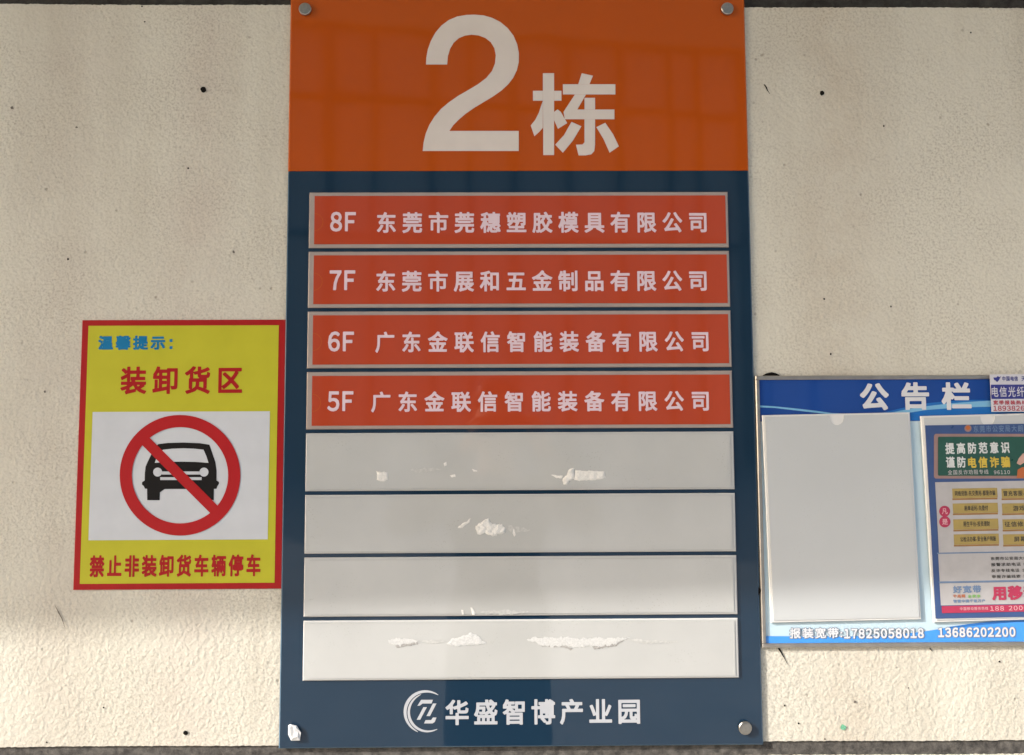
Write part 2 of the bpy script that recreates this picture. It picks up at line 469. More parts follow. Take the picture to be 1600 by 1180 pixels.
YW = 0.005                                     # wall face; the board's front is y = 0
ZA, ZB, ZC, ZD = 1.1435, 1.1640, 2.2500, 2.2800   # joint edges
wall = bpy.data.objects.new('stucco_wall', None); COL.objects.link(wall); wall.location = (0, YW, 0)
tag(wall, 'cream rough stucco wall with dark horizontal joints, behind all the signs', 'wall')
def wob(x, k): return 0.0005 * math.sin(x * 13 + k * 3) + 0.0002 * math.sin(x * 173 + k * 7) + 0.00025 * math.sin(x * 610 + k) * math.sin(x * 37) + random.uniform(-1, 1) * 0.00035
xs = [-9, -4, -1.6, -1.2] + [-1 + i * 0.003 for i in range(667)] + [1.2, 1.6, 4, 9]
def panel(z0, z1, k0, k1, s0=0.0, s1=0.0):
    m = MB(); lo = []; hi = []
    for x in xs:
        lo.append(z0 + (wob(x, k0) + s0 * max(-1, min(1, x)) if k0 else 0)); hi.append(z1 + (wob(x, k1) + s1 * max(-1, min(1, x)) if k1 else 0))
    for i in range(len(xs) - 1):
        a, b = xs[i], xs[i + 1]
        m.poly([(a, 0, lo[i]), (b, 0, lo[i + 1]), (b, 0, hi[i + 1]), (a, 0, hi[i])])
        m.poly([(a, 0, hi[i]), (b, 0, hi[i + 1]), (b, 0.02, hi[i + 1]), (a, 0.02, hi[i])])
        m.poly([(a, 0.02, lo[i]), (b, 0.02, lo[i + 1]), (b, 0, lo[i + 1]), (a, 0, lo[i])])
    return m.build('plaster_panel', M['stucco'], wall)
panel(0, ZA, 0, 3)
panel(ZB, ZC, 1, 2, -0.0006, -0.0035)
panel(ZD, 3.10, 4, 0)
m = MB(); m.box(-9, 0.003, ZA - 0.01, 9, 0.03, ZB + 0.01); m.build('joint', M['joint'], wall)
m = MB(); m.box(-9, 0.006, ZC - 0.01, 9, 0.03, ZD + 0.01); m.build('joint', M['top_joint'], wall)
m = MB(); m.box(-9, 0.031, 0, 9, 0.25, 3.10); m.build('core', M['joint'], wall)

class WallFrame(Thing):
    def __init__(s): s.o = wall; s.loc = Vector((0, YW, 0)); s.inv = Matrix.Identity(3); s.y = YW
WF = WallFrame()
def hole(u, v, r, name='drill_hole', mk='hole', n=14, jag=0.18, el=1.0):
    m = MB(); y = -0.0012
    m.flat([T_ for T_ in [WF.p(u + r * math.cos(a) * (1 + random.uniform(-jag, jag)), v + el * r * math.sin(a) * (1 + random.uniform(-jag, jag)), y) for a in [2 * math.pi * i / n for i in range(n)]]], y)
    return m.build(name, M[mk], wall)
for u, v, r in ((318, 140, 4.6), (1284.5, 145.5, 3.8), (290, 1145.5, 3.8)): hole(u, v, r)
for u, v, r in ((19, 168.5, 2.6), (120, 199, 1.9), (294, 263, 1.5), (226, 34, 1.3), (222, 10, 1.6), (106, 405, 1.8), (365, 394, 2.0), (70, 612, 1.9),
                (1381, 197, 1.5), (1288, 467, 1.5), (1392, 479, 1.5), (1298, 553, 1.6), (1517, 51, 1.3), (1226, 1102.5, 1.5), (1248, 1130.5, 1.4), (1336, 1097, 2.2),
                (1289, 1155, 1.3), (162, 1106, 1.5), (73, 1160, 1.6), (1419.5, 1075, 1.2), (1562, 1034, 1.5)):
    hole(u, v, r, 'pit', 'scuff' if r > 1.8 else 'hole', 8, 0.35)
hole(1317.5, 1136.5, 4.2, 'paint_spot', 'green_mark', 12, 0.3)
def scratch(pts, wd):
    m = MB(); y = -0.0012
    L = [(u - wd[i] * 0.8, v) for i, (u, v) in enumerate(pts)]; Rr = [(u + wd[i] * 0.8, v) for i, (u, v) in enumerate(pts)]
    m.flat([WF.p(a, b, y) for a, b in L + Rr[::-1]], y)
    return m.build('scratch', M['scuff' if wd[0] < 1 else 'hole'], wall)
scratch([(1194, 132), (1197, 136), (1199, 141), (1203, 147)], [1.4, 1.6, 1.0, 0.4])
scratch([(1217, 1013), (1221, 1020), (1226, 1029), (1232, 1040)], [2.2, 1.6, .8, .3])
scratch([(1453, 1013), (1457, 1018)], [1.6, .6])
scratch([(86, 946), (92, 958), (97, 967), (101, 980)], [.4, 1.3, .9, .3])

canopy = bpy.data.objects.new('entrance_canopy', None); COL.objects.link(canopy); canopy.location = (0, 0.25, 3.150)
canopy.rotation_euler = (0, 0, R(1.4))
tag(canopy, 'flat entrance canopy with a gridded underside above the signs', 'canopy')
M['canopy'] = mat('canopy_paint', (0.78, 0.75, 0.70), 0.6, 0.3, scale=2)
M['beam'] = mat('canopy_beam', (0.60, 0.57, 0.53), 0.5, 0.4, scale=2)
CL = -1.43
m = MB(); m.box(-12, CL, 0.06, 12, 0.4, 0.30); m.build('slab', M['canopy'], canopy)
for i in range(41):
    x = -12 + 0.6 * i
    m = MB(); m.box(x - 0.03, CL + 0.05, -0.02, x + 0.03, -0.27, 0.057); m.build('beam', M['beam'], canopy)
for i in range(4):
    yy = CL + 0.08 + i * 0.36
    m = MB(); m.box(-12, yy - 0.025, -0.012, 12, yy + 0.025, 0.050); m.build('purlin', M['beam'], canopy)
m = MB(); m.box(-12, CL - 0.08, -0.06, 12, CL - 0.002, 0.34); m.build('fascia', M['canopy'], canopy)

bld = bpy.data.objects.new('factory_building', None); COL.objects.link(bld); bld.location = (0, -26, 0); bld.rotation_euler = (0, 0, R(-7))
tag(bld, 'pale factory block with tall mullioned windows across the yard', 'building')
M['bwall'] = mat('pale_render', (0.46, 0.43, 0.39), 0.8, 0.2, scale=0.6)
M['bglass'] = mat('window_glass', (0.10, 0.13, 0.15), 0.12, 0.5, scale=0.6)
M['bpara'] = mat('ochre_parapet', (0.55, 0.46, 0.28), 0.8, 0.2, scale=0.6)
M['bmull'] = mat('dark_mullion', (0.09, 0.09, 0.09), 0.5, 0.4)
m = MB(); m.box(-30, -8, 0, 30, 0, 16.6); m.build('wall', M['bwall'], bld)
x = -29.0
while x < 29:
    wd = random.choice((0.10, 0.14, 0.22, 0.30))
    m = MB(); m.box(x, 0.01, 0.2, x + wd, 0.35, 15.9); m.build('mullion', M['bmull'], bld)
    if random.random() < 0.30:
        gw = random.uniform(0.8, 1.7)
        m = MB(); m.box(x + wd, 0.004, 0.6, x + wd + gw, 0.03, 15.4); m.build('window', M['bglass'], bld); x += gw
    x += wd + random.uniform(1.0, 2.1)
for a in (8.4, 13.4):
    m = MB(); m.box(-30, 0.006, a, 30, 0.20, a + 0.16); m.build('ledge', M['bmull'], bld)
m = MB(); m.box(-30.1, -0.1, 16.0, 30.1, 0.42, 18.3); m.build('parapet', M['bpara'], bld)

# ------------------------------------------------------------------ directory board
B = Thing('directory_board', 'large orange and navy building directory board with eight name slots, on the wall centre', 'directory sign', 815, 1167)
bx0, bx1 = -0.3433, 0.3433
lx0, lx1 = bx0 - B.loc.x, bx1 - B.loc.x
zt = B.p(800, -16)[1]; zm = B.p(808, 267)[1]; zb = B.p(815, 1167.5)[1]
m = MB(); m.plate(lx0, zm, lx1, zt, 0, 0.0042, 0.0020, 0, 1, 'LRT'); m.build('header_panel', [M['orange'], M['orange_edge']], B)
m = MB(); m.plate(lx0, zb, lx1, zm - 0.0004, 0, 0.0042, 0.0020, 0, 1, 'LRB'); m.build('lower_panel', [M['blue'], M['blue_edge']], B)

# the big "2": outline traced from its own strokes
def two():
    f = lambda x, y: (440 + x / 4.2105, y / 4.2105)
    out = [f(*p) for p in [(950, 425), (952, 380), (962, 325), (982, 270), (1012, 215), (1052, 168), (1100, 132), (1155, 109), (1215, 99), (1270, 97), (1330, 102), (1385, 118), (1440, 146), (1488, 186),
        (1526, 236), (1550, 292), (1561, 350), (1560, 410), (1548, 462), (1524, 512), (1490, 556), (1444, 598), (1390, 636), (1330, 672), (1270, 708), (1212, 748), (1165, 788), (1128, 826), (1104, 862),
        (1560, 862), (1560, 994), (928, 994), (934, 938), (948, 880), (972, 822), (1006, 768), (1050, 716), (1100, 674), (1160, 632), (1226, 594), (1290, 556), (1346, 514), (1384, 468), (1404, 418),
        (1409, 365), (1400, 318), (1376, 278), (1340, 250), (1296, 234), (1250, 229), (1206, 235), (1166, 252), (1132, 282), (1108, 322), (1094, 370), (1089, 425)]]
    return out
flat_px(B, 'numeral', [two()], -0.0004, M['white_print'])
def ch_px(polys): return [[(800 + x / 4.0, y / 4.0) for x, y in pl] for pl in polys]
dong = ch_px([
    [(193, 458), (263, 458), (263, 970), (195, 970), (195, 808), (193, 640)],
    [(131, 568), (192.5, 568), (192.5, 630), (131, 630)], [(263.5, 568), (309, 568), (309, 630), (263.5, 630)],
    [(192.5, 632), (192.5, 800), (170, 825), (140, 852), (117, 785), (145, 750), (168, 705), (182, 660)],
    [(263.5, 700), (285, 684), (305, 700), (345, 770), (287, 806), (263.5, 752)],
    [(318, 527), (646, 527), (646, 591), (318, 591)],
    [(436, 458), (506, 474), (484, 526.5), (414, 526.5)],
    [(393, 591.5), (462, 591.5), (408, 685), (640, 685), (640, 746), (330, 746), (322, 700)],
    [(453, 612), (519, 612), (519, 684.5), (453, 684.5)],
    [(453, 746.5), (519, 746.5), (519, 905), (514, 945), (496, 965), (460, 972), (416, 972), (400, 905), (440, 904), (453, 890)],
    [(372, 762), (434, 790), (380, 880), (318, 955), (270, 905), (325, 845)],
    [(527, 795), (583, 768), (632, 840), (668, 915), (610, 955), (572, 870)]])
flat_px(B, 'character', dong, -0.0004, M['white_print'])

# name slots
LT = -0.31 - B.loc.x; RT = 0.31 - B.loc.x
PITCH_Z, SLOT_H, Z0 = 0.08878943, 0.08327, 1.96 - B.loc.z
YP = -0.0040
slots = []
for k in range(8):
    z1 = Z0 - k * PITCH_Z; z0 = z1 - SLOT_H
    blank = k >= 4
    m = MB(); m.plate(LT, z0, RT, z1, YP + 0.001, -0.0002, 0.0014, 0, 1)
    s_ = m.build('name_slot', [M['pocket'] if blank else M['pocket_rim'], M['white_rim'] if blank else M['pocket_rim']], B)
    slots.append(s_)
    # clear front sheet with a thumb notch cut in its left edge
    zc = (z0 + z1) / 2 - 0.004; lip = 0.0075 if blank else 0.0
    if blank:
        rr = 0.0135
        notch = [(LT + 0.0085, z0 + 0.0035), (RT - 0.0055, z0 + 0.0035), (RT - 0.0055, z1 - 0.0035), (LT + 0.0085, z1 - 0.0035), (LT + 0.0085, zc + rr)]
        notch += [(LT + 0.0085 + rr * math.cos(a), zc + rr * math.sin(a)) for a in [R(90 - 180 * i / 16) for i in range(1, 16)]]
        notch += [(LT + 0.0085, zc - rr)]
        m = MB(); m.prism(notch, YP, YP + 0.0009); m.build('cover_sheet', [M['pocket']], s_)

cards = [('8F', (516, 331, 556, 362), '东莞市莞穗塑胶模具有限公司', (589, 331, 1104, 364)),
         ('7F', (515, 422.5, 555, 453.5), '东莞市展和五金制品有限公司', (588, 422.5, 1104, 455.5)),
         ('6F', (512.5, 518, 553, 549.5), '广东金联信智能装备有限公司', (586.5, 517.5, 1107, 550.5)),
         ('5F', (511.5, 611.5, 552, 643), '广东金联信智能装备有限公司', (580, 611, 1107.5, 643.5))]
for k, (fl, b1, nm, b2) in enumerate(cards):
    z1 = Z0 - k * PITCH_Z - 0.0058; z0 = Z0 - k * PITCH_Z - SLOT_H + 0.0052
    T = Thing('name_card', 'red-orange name card reading %s at its left, in the directory board' % fl, 'name card', 808, 500 if k > 1 else 345, YP, group='red-orange cards in the name slots')
    T.o.location = (0, YP + 0.0004, z0 + B.loc.z); T.loc = T.o.location.copy(); T.y = T.loc.y
    x0, x1 = -0.31 + 0.0082, 0.31 - 0.0042
    m = MB(); m.plate(x0, 0, x1, z1 - z0, 0, 0.0005, 0.0); m.build('card', M['card'], T)
    text(T, 'lettering', fl, b1, -0.0004, M['card_text'], 0.026, 0.06)
    text(T, 'lettering', nm, b2, -0.0004, M['card_text'], 0.026, 0.27 if k < 2 else 0.33)
    rr = 0.0125; zc = (z1 - z0) / 2 - 0.003
    m = MB()
    for i in range(14):
        a, b = R(90 - 180 * i / 14), R(90 - 180 * (i + 1) / 14)
        m.flat([(x0 + rr * math.cos(a), zc + rr * math.sin(a)), (x0 + rr * math.cos(b), zc + rr * math.sin(b)), (x0 + (rr + .0006) * math.cos(b), zc + (rr + .0006) * math.sin(b)), (x0 + (rr + .0006) * math.cos(a), zc + (rr + .0006) * math.sin(a))], -0.0003)
    m.build('thumb_notch', M['orange_edge'], T)

# torn sticker scraps left on the blank slots, and their painted grey shadows
rs = lambda k, o, **kw: ragged(B, 'residue_and_shadow', o, YP - 0.0002, M[kw.pop('mk', 'residue')], slots[k], **kw)
rs(4, [(588, 736), (606, 738), (606, 750), (597, 753), (589, 750)])
rs(4, [(693, 724), (697, 722), (698, 727), (694, 729)], hgt=.0006, rough=.2)
rs(4, [(737, 733), (745, 735), (746, 737), (740, 737)], hgt=.0006, rough=.2)
rs(4, [(703, 743), (711, 741), (712, 745), (706, 746)], hgt=.0005, rough=.2)
rs(4, [(899, 735), (944, 737), (946, 747), (938, 749), (905, 752), (897, 750)], hgt=.0018)
rs(4, [(889, 733), (897, 732), (898, 748), (890, 752), (885, 758), (880, 757), (879, 748), (886, 742)], hgt=.0025)
rs(4, [(861, 742), (879, 743), (878, 747), (869, 748)], hgt=.0008)
rs(5, [(735, 810), (733, 817), (722, 825), (715, 825), (722, 818), (729, 815)], hgt=.0012)
rs(5, [(742, 822), (750, 817), (758, 812), (764, 811), (768, 818), (785, 820), (791, 827), (789, 832), (778, 836), (770, 837), (757, 834), (747, 835), (744, 828)], hgt=.003, rough=.7)
rs(5, [(801, 826), (804, 827), (806, 836), (803, 839), (801, 833)], hgt=.0008, rough=.2)
rs(6, [(721, 953), (724, 953), (725, 960), (722, 961)], hgt=.0006, rough=.2)
rs(6, [(735, 949), (738, 949), (743, 958), (742, 961), (738, 961)], hgt=.0008, rough=.2)
rs(7, [(606, 1000), (622, 997), (640, 999), (653, 1001), (651, 1007), (632, 1008), (622, 1012), (616, 1008), (609, 1006)], mk='residue_low', hgt=0.00035, rough=.6)
rs(7, [(697, 1006), (706, 999), (722, 994), (736, 989), (744, 991), (752, 999), (761, 1007), (735, 1008), (715, 1010), (704, 1008)], mk='residue_low', hgt=0.00075, rough=.6)
rs(7, [(824, 1000), (838, 996), (860, 997), (884, 995), (905, 998), (930, 996), (958, 998), (985, 995), (972, 1003), (955, 1008), (935, 1012), (920, 1010), (900, 1012), (880, 1009), (860, 1012), (840, 1007)], mk='residue_low', hgt=0.00045, rough=1.0)
rs(7, [(845, 1008), (880, 1008), (896, 1013), (892, 1016), (872, 1011), (848, 1011)], hgt=.0004, mk='residue_grey', rough=.6)
rs(7, [(925, 1010), (950, 1007), (976, 999), (962, 1009), (942, 1013), (928, 1016)], hgt=.0004, mk='residue_grey', rough=.6)
rs(7, [(617, 1007), (652, 1002), (653, 1007), (634, 1010), (620, 1013)], hgt=.0004, mk='residue_grey', rough=.4)

for k, o in ((4, [(640, 734), (668, 731), (690, 733), (672, 738), (650, 738)]), (5, [(792, 821), (812, 824), (830, 829), (812, 832), (796, 830)]),
             (6, [(750, 955), (790, 953), (830, 956), (800, 960), (760, 960)]), (7, [(655, 1002), (676, 1000), (697, 1003), (676, 1006)]), (7, [(985, 998), (1020, 1001), (1060, 1003), (1024, 1006), (992, 1004)])):
    rs(k, o, hgt=.0002, mk='film', rough=.8)

# park emblem and name at the foot
def emblem():
    f = lambda x, y: (420 + x / 3.47, 840 + y / 3.47)
    P = []
    def cres(cx, cy, ro, cx2, cy2, ri, a0, a1, n=40):
        o = [(cx + ro * math.cos(R(a)), cy - ro * math.sin(R(a))) for a in np.linspace(a0, a1, n)]
        i = [(cx2 + ri * math.cos(R(a)), cy2 - ri * math.sin(R(a))) for a in np.linspace(a1, a0, n)]
        return o, i
    for (cx, cy, ro, cx2, cy2, ri, a0, a1) in ((848, 945, 117, 853, 945, 108, 52, 250), (858, 950, 106, 862, 947, 100, 108, 302)):
        n = 44; A = np.linspace(a0, a1, n)
        for q in range(n - 1):
            w0 = math.sin(math.pi * q / (n - 1)) ** 0.6; w1 = math.sin(math.pi * (q + 1) / (n - 1)) ** 0.6
            t = 15 if ro == 117 else 12
            def pt(a, r): return f(cx + r * math.cos(R(a)), cy - r * math.sin(R(a)))
            P.append([pt(A[q], ro), pt(A[q + 1], ro), pt(A[q + 1], ro - 2 - t * w1), pt(A[q], ro - 2 - t * w0)])
    P.append([f(*p) for p in [(826, 880), (890, 880), (882, 900), (834, 900), (818, 912), (806, 912)]])
    P.append([f(*p) for p in [(838, 920), (857, 920), (821, 988), (802, 988)]])
    P.append([f(*p) for p in [(890, 900), (909, 900), (874, 968), (855, 968)]])
    P.append([f(*p) for p in [(890, 976), (909, 976), (900, 1000), (888, 1008), (842, 1008), (850, 990), (880, 990)]])
    return P
flat_px(B, 'emblem', emblem(), -0.0004, M['logo_print'])
text(B, 'lettering', '华盛智博产业园', (696, 1092.5, 1000, 1132.5), -0.0004, M['logo_print'], 0.026, 0.18, res=56)

# fixing screws with steel caps
def screw(u, v):
    c = B.p(u, v, -0.006); m = MB(); n = 32
    prof = [(0.0045, 0.0), (0.0045, -0.001), (0.0088, -0.001), (0.0093, -0.0015), (0.0093, -0.0048), (0.0084, -0.0058), (0.006, -0.0061), (0.003, -0.0062)]
    for k in range(len(prof) - 1):
        (r0, y0), (r1, y1) = prof[k], prof[k + 1]
        for i in range(n):
            a, b = 2 * math.pi * i / n, 2 * math.pi * (i + 1) / n
            m.poly([(c[0] + r0 * math.cos(a), y0, c[1] + r0 * math.sin(a)), (c[0] + r0 * math.cos(b), y0, c[1] + r0 * math.sin(b)),
                    (c[0] + r1 * math.cos(b), y1, c[1] + r1 * math.sin(b)), (c[0] + r1 * math.cos(a), y1, c[1] + r1 * math.sin(a))])
    m.flat([(c[0] + .003 * math.cos(2 * math.pi * i / n), c[1] + .003 * math.sin(2 * math.pi * i / n)) for i in range(n)], -0.0062)
    return m.build('fixing_screw', M['steel'], B)
screw(476, 13); screw(1137, 12.5); screw(1165, 1138.5)
m = MB()
f = lambda x, y, d: (*B.p(430 + x / 16.86, 1110 + y / 16.86, d), d)
base = [(345, 400), (400, 365), (570, 410), (680, 590), (650, 795), (420, 800), (340, 640)]
top = [(395, 430), (450, 400), (540, 440), (600, 560), (590, 700), (450, 740), (390, 600)]
bq = [f(x, y, -0.0002) for x, y in base]; mq = [f(x, y, -0.0045) for x, y in base]; tq = [f(x, y, d) for (x, y), d in zip(top, (-.007, -.006, -.0064, -.0052, -.0068, -.007, -.0074))]
conv = lambda q: (q[0], q[2], q[1])
for i in range(7):
    j = (i + 1) % 7
    m.poly([conv(bq[j]), conv(bq[i]), conv(mq[i]), conv(mq[j])]); m.poly([conv(mq[j]), conv(mq[i]), conv(tq[i]), conv(tq[j])])
cc = f(490, 570, -.006)
for i in range(7): m.poly([conv(tq[(i + 1) % 7]), conv(tq[i]), conv(cc)])
tag(m.build('fixing_screw', M['stub'], B), 'broken white screw stub without its cap')

# ------------------------------------------------------------------ loading zone sign on the left
YS = 0.0030
L_ = Thing('loading_zone_sign', 'yellow sign with red border and no-parking car pictogram, left of the tall board', 'warning sign', 276, 921, YS)
x0, z0, x1, z1 = L_.rect(121.5, 500, 441.5, 921)
x1 = bx0 - L_.loc.x - 0.0002
m = MB(); m.plate(x0, z0, x1, z1, 0, 0.0019, 0.0004); m.build('panel', M['s_red'], L_)
rect_px(L_, 'yellow_field', [(131.5, 508.8, 432.3, 911.5)], -0.0003, M['s_yellow'])
rect_px(L_, 'white_field', [(141.5, 643.3, 420, 843.6)], -0.0006, M['s_white'])
text(L_, 'lettering', '温馨提示', (153.5, 524.5, 258, 546.8), -0.0006, M['s_blue'], 0.044, 0.18)
rect_px(L_, 'lettering', [(265, 530, 269.5, 534.5), (265, 541, 269.5, 545.5)], -0.0006, M['s_blue'])
text(L_, 'lettering', '装卸货区', (188.5, 572.5, 378.5, 616), -0.0006, M['s_red'], 0.028, 0.22, res=60)
text(L_, 'lettering', '禁止非装卸货车辆停车', (140, 867, 407, 901.5), -0.0006, M['s_red'], 0.034, 0.17, res=52)
YC = -0.0009
cx, cy, ro, ri = 281.3, 742.8, 94.3, 75.2
car = [(226, 751), (226.2, 740), (227.5, 729), (231, 721), (235.5, 712), (241, 700), (247.5, 694), (262, 692.3), (287, 691.6), (312, 692.6), (327.3, 695), (332, 709), (336.5, 722), (338.3, 735), (338.4, 751),
       (342, 753), (342.3, 756), (339.5, 760), (338.3, 763.8), (334.2, 764), (334, 781.5), (315, 781.5), (315, 770), (310, 764.2), (257.5, 764.2), (249.8, 769.5), (249.6, 781.7), (230, 781.7), (229.8, 764), (226.3, 763.6),
       (224.8, 760), (221.7, 757), (222, 753.4)]
flat_px(L_, 'car_pictogram', [car], YC, M['s_black'])
YD = -0.0011
win = [(255, 702.8), (270, 701.2), (287, 700.6), (303, 701.2), (318, 702.8), (322.5, 713), (325.7, 723.4), (305, 721.8), (283, 721.4), (262, 721.8), (241.8, 723.4), (245, 714), (249, 706)]
flat_px(L_, 'car_white_print', [win, arc(246.3, 737.8, 7, 0, 360, 28)[:-1], arc(318.7, 737.8, 7, 0, 360, 28)[:-1],
                              [(252.6, 736.8), (312.4, 736.8), (312.4, 741.6), (252.6, 741.6)], [(250.4, 745.8), (315, 745.8), (315, 750.2), (250.4, 750.2)]], YD, M['s_white'])  # white print: window, headlights and thin bars
m = MB()
for i in range(72):
    a, b = 2 * math.pi * i / 72, 2 * math.pi * (i + 1) / 72
    q = [(cx + r * math.cos(t), cy + r * math.sin(t)) for r, t in ((ri, a), (ri, b), (ro, b), (ro, a))]
    m.flat([L_.p(*p, -0.0013) for p in q], -0.0013)
d, hw = 1 / math.sqrt(2), 8.2
l = 75.6
pts = [(-l, -hw), (l, -hw), (l, hw), (-l, hw)]
m.flat([L_.p(cx + (x - y) * d, cy + (x + y) * d + 0.4, -0.0014) for x, y in pts], -0.0014)
m.build('prohibition_ring', M['s_ring'], L_)

# ------------------------------------------------------------------ notice board on the right
N = Thing('notice_board', 'aluminium framed blue notice board with a white title strip, right of the tall board', 'notice board', 1400, 1011, 0.0)
NX1 = 1662
X0, Z0n, X1, Z1n = N.rect(1183, 586.5, NX1, 1010.5)
X0 = 0.3447 - N.loc.x
m = MB(); m.box(X0 + .003, 0.0022, Z0n + .003, X1 - .003, 0.0048, Z1n - .003)
m.build('backing', M['nb_pale'], N)
m = MB(); fw = 0.0058
for (a, b, c, d2) in ((X0, Z0n, X1, Z0n + fw), (X0, Z1n - fw, X1, Z1n), (X0, Z0n + fw, X0 + fw, Z1n - fw), (X1 - fw, Z0n + fw, X1, Z1n - fw)):
    m.plate(a, b, c, d2, -0.0012, 0.0047, 0.0011)
m.build('frame', M['alu'], N)
fx0, fx1, fz0, fz1 = X0 + fw, X1 - fw, Z0n + fw, Z1n - fw
yb = 0.0018
def npoly(name, pts, y, mk): return flat_px(N, name, pts, y, M[mk])
zh = N.p(1400, 658, yb)[1]
m = MB(); m.flat([(fx0, zh), (fx1, zh), (fx1, fz1), (fx0, fz1)], yb); m.build('header_strip', M['nb_blue'], N)
e = N.p
def curve(pts_top, pts_bot): return pts_top + pts_bot[::-1]
npoly('swoosh', [curve([(1184, 633.5), (1210, 635), (1240, 638), (1275, 642), (1300, 645.5), (1330, 647)], [(1184, 636.5), (1210, 637.5), (1240, 641), (1275, 645), (1300, 648), (1330, 650)])], yb - .0003, 'nb_swoosh')
npoly('swoosh', [curve([(1340, 648), (1375, 646), (1400, 640), (1440, 631), (1480, 627), (1520, 625), (1560, 625.5), (1600, 627), (1655, 630)], [(1340, 658), (1375, 657.5), (1400, 657.5), (1440, 657.5), (1480, 657.5), (1520, 657.5), (1560, 657.5), (1600, 657.5), (1655, 657.5)])], yb - .0003, 'nb_mid')
npoly('swoosh', [curve([(1370, 650), (1410, 641), (1450, 634.5), (1490, 630), (1530, 627), (1560, 626)], [(1370, 652), (1410, 646.5), (1450, 640.5), (1490, 637.5), (1530, 636), (1560, 635.5)])], yb - .0006, 'nb_swoosh')
zf = N.p(1400, 996.5, yb)[1]
npoly('wave', [curve([(1192, 994), (1250, 994.5), (1320, 995), (1400, 992), (1440, 987.5), (1480, 981), (1530, 974), (1580, 969), (1656, 966)], [(1192, 1005), (1250, 1005), (1320, 1005), (1400, 1005), (1440, 1005), (1480, 1005), (1530, 1005), (1580, 1005), (1656, 1005)])], yb - .0003, 'nb_sky')
npoly('swoosh', [curve([(1480, 980), (1530, 973), (1580, 968), (1656, 965)], [(1480, 982), (1530, 977), (1580, 972.5), (1656, 970)])], yb - .0005, 'nb_mid')
# title
text(N, 'title_character', '公', (1343.8, 599, 1388.6, 641), yb - .0009, M['nb_white'], 0.040, res=56)
text(N, 'title_character', '告', (1408.5, 597.5, 1451.7, 640.5), yb - .0009, M['nb_white'], 0.036, res=56)
text(N, 'title_character', '栏', (1471, 597.5, 1517.5, 640.5), yb - .0009, M['nb_white'], 0.036, res=56)
# telephone line
for s_, b in (('报装宽带:', (1234, 981, 1316, 997.5)), ('17825058018', (1319, 982, 1443.5, 997.5)), ('13686202200', (1466, 980.5, 1586.5, 995.5))):
    if s_[0] == '1':
        text(N, 'lettering', s_, (b[0] - 1, b[1] - 1, b[2] + 1, b[3] + 1), yb - .0009, M['nb_grey'], 0.075, 0, res=40, lgap=0.04)
        text(N, 'lettering', s_, b, yb - .0012, M['nb_white'], 0.032, 0, res=40, lgap=0.126)
    else:
        text(N, 'lettering', s_, (b[0] - 1, b[1] - 1, b[2] + 1, b[3] + 1), yb - .0009, M['nb_grey'], 0.06, 0.08, res=40)
        text(N, 'lettering', s_, b, yb - .0012, M['nb_white'], 0.026, 0.14, res=40)
# hook behind the frame's top corner
m = MB(); hp = [N.p(u, v, 0.003) for u, v in [(1190, 590), (1193, 586), (1199, 583), (1206, 581.6), (1212, 583), (1217, 585.5), (1221, 590)]]
m.prism(hp, 0.003, 0.0047); m.build('hanging_lug', M['hole'], N)
m = MB(); hp = [N.p(u, v, 0.002) for u, v in [(1184.3, 917), (1188, 921), (1188, 924), (1184.3, 930)]]
m.prism(hp, -0.0006, 0.0005); m.build('dark_gap', M['hole'], N)  # dark patch added to stand for a small gap at the frame

YPK = -0.0022
def sheet_pocket(corners, tilt, label):
    (ul, vt), (ur, _), (ub, vb), (ub2, _) = corners
    T = Thing('document_pocket', label, 'document pocket', (ub + ub2) / 2, vb, YPK, tilt, group='plastic pockets on the notice board')
    a, b, c, d_ = T.p(ul, vt), T.p(ur, vt), T.p(ub2, vb), T.p(ub, vb)
    x0, x1 = (a[0] + d_[0]) / 2, (b[0] + c[0]) / 2; z0, z1 = (c[1] + d_[1]) / 2, (a[1] + b[1]) / 2
    m = MB(); m.plate(x0, z0, x1, z1, 0, 0.0026, 0.0010, 0, 1); m.build('back_sheet', [M['np_rim'], M['np_rim']], T)
    xm = (x0 + x1) / 2 + 0.0; r = 0.0105; b3 = 0.0036
    pts = [(x0 + b3, z0 + b3), (x1 - b3, z0 + b3), (x1 - b3, z1 - 0.0026), (xm + r, z1 - 0.0026)]
    pts += [(xm + r * math.cos(R(t)), z1 - 0.0026 - 1.35 * r * math.sin(R(t)) ** 0.8) for t in range(15, 180, 15)] + [(xm - r, z1 - 0.0026), (x0 + b3, z1 - 0.0026)]
    m = MB(); m.prism(pts, -0.0011, -0.0002, 0, 1); m.build('front_sheet', [M['np'], M['np_rim']], T)
    return T
K1 = sheet_pocket([(1191.5, 646.5), (1424, 646.5), (1204, 971), (1438, 971)], -R(0.9), 'empty white plastic pocket at the left of the notice board')
K2 = sheet_pocket([(1439.5, 647.5), (1646, 648), (1458, 970), (1668, 970)], -R(1.3), 'plastic pocket holding the blue-edged poster on the notice board')

# ------------------------------------------------------------------ poster in the second pocket
Q = Thing('safety_poster', 'blue-edged poster with a green blackboard headline and ochre boxes, in a plastic pocket', 'poster', 1555, 965, YPK - 0.0016, -R(0.75))
rect_px(Q, 'sheet', [(1453.5, 663, 1650, 965)], 0, M['p_blue'])
y1, y2, y3 = -0.0003, -0.0006, -0.0009
def QR(name, boxes, y, mk): return rect_px(Q, name, boxes, y, M[mk])
def QT(s_, b, y, mk, bold=.03, gap=.12, res=32, **k): return text(Q, 'lettering', s_, b, y, M[mk], bold, gap, res, **k)
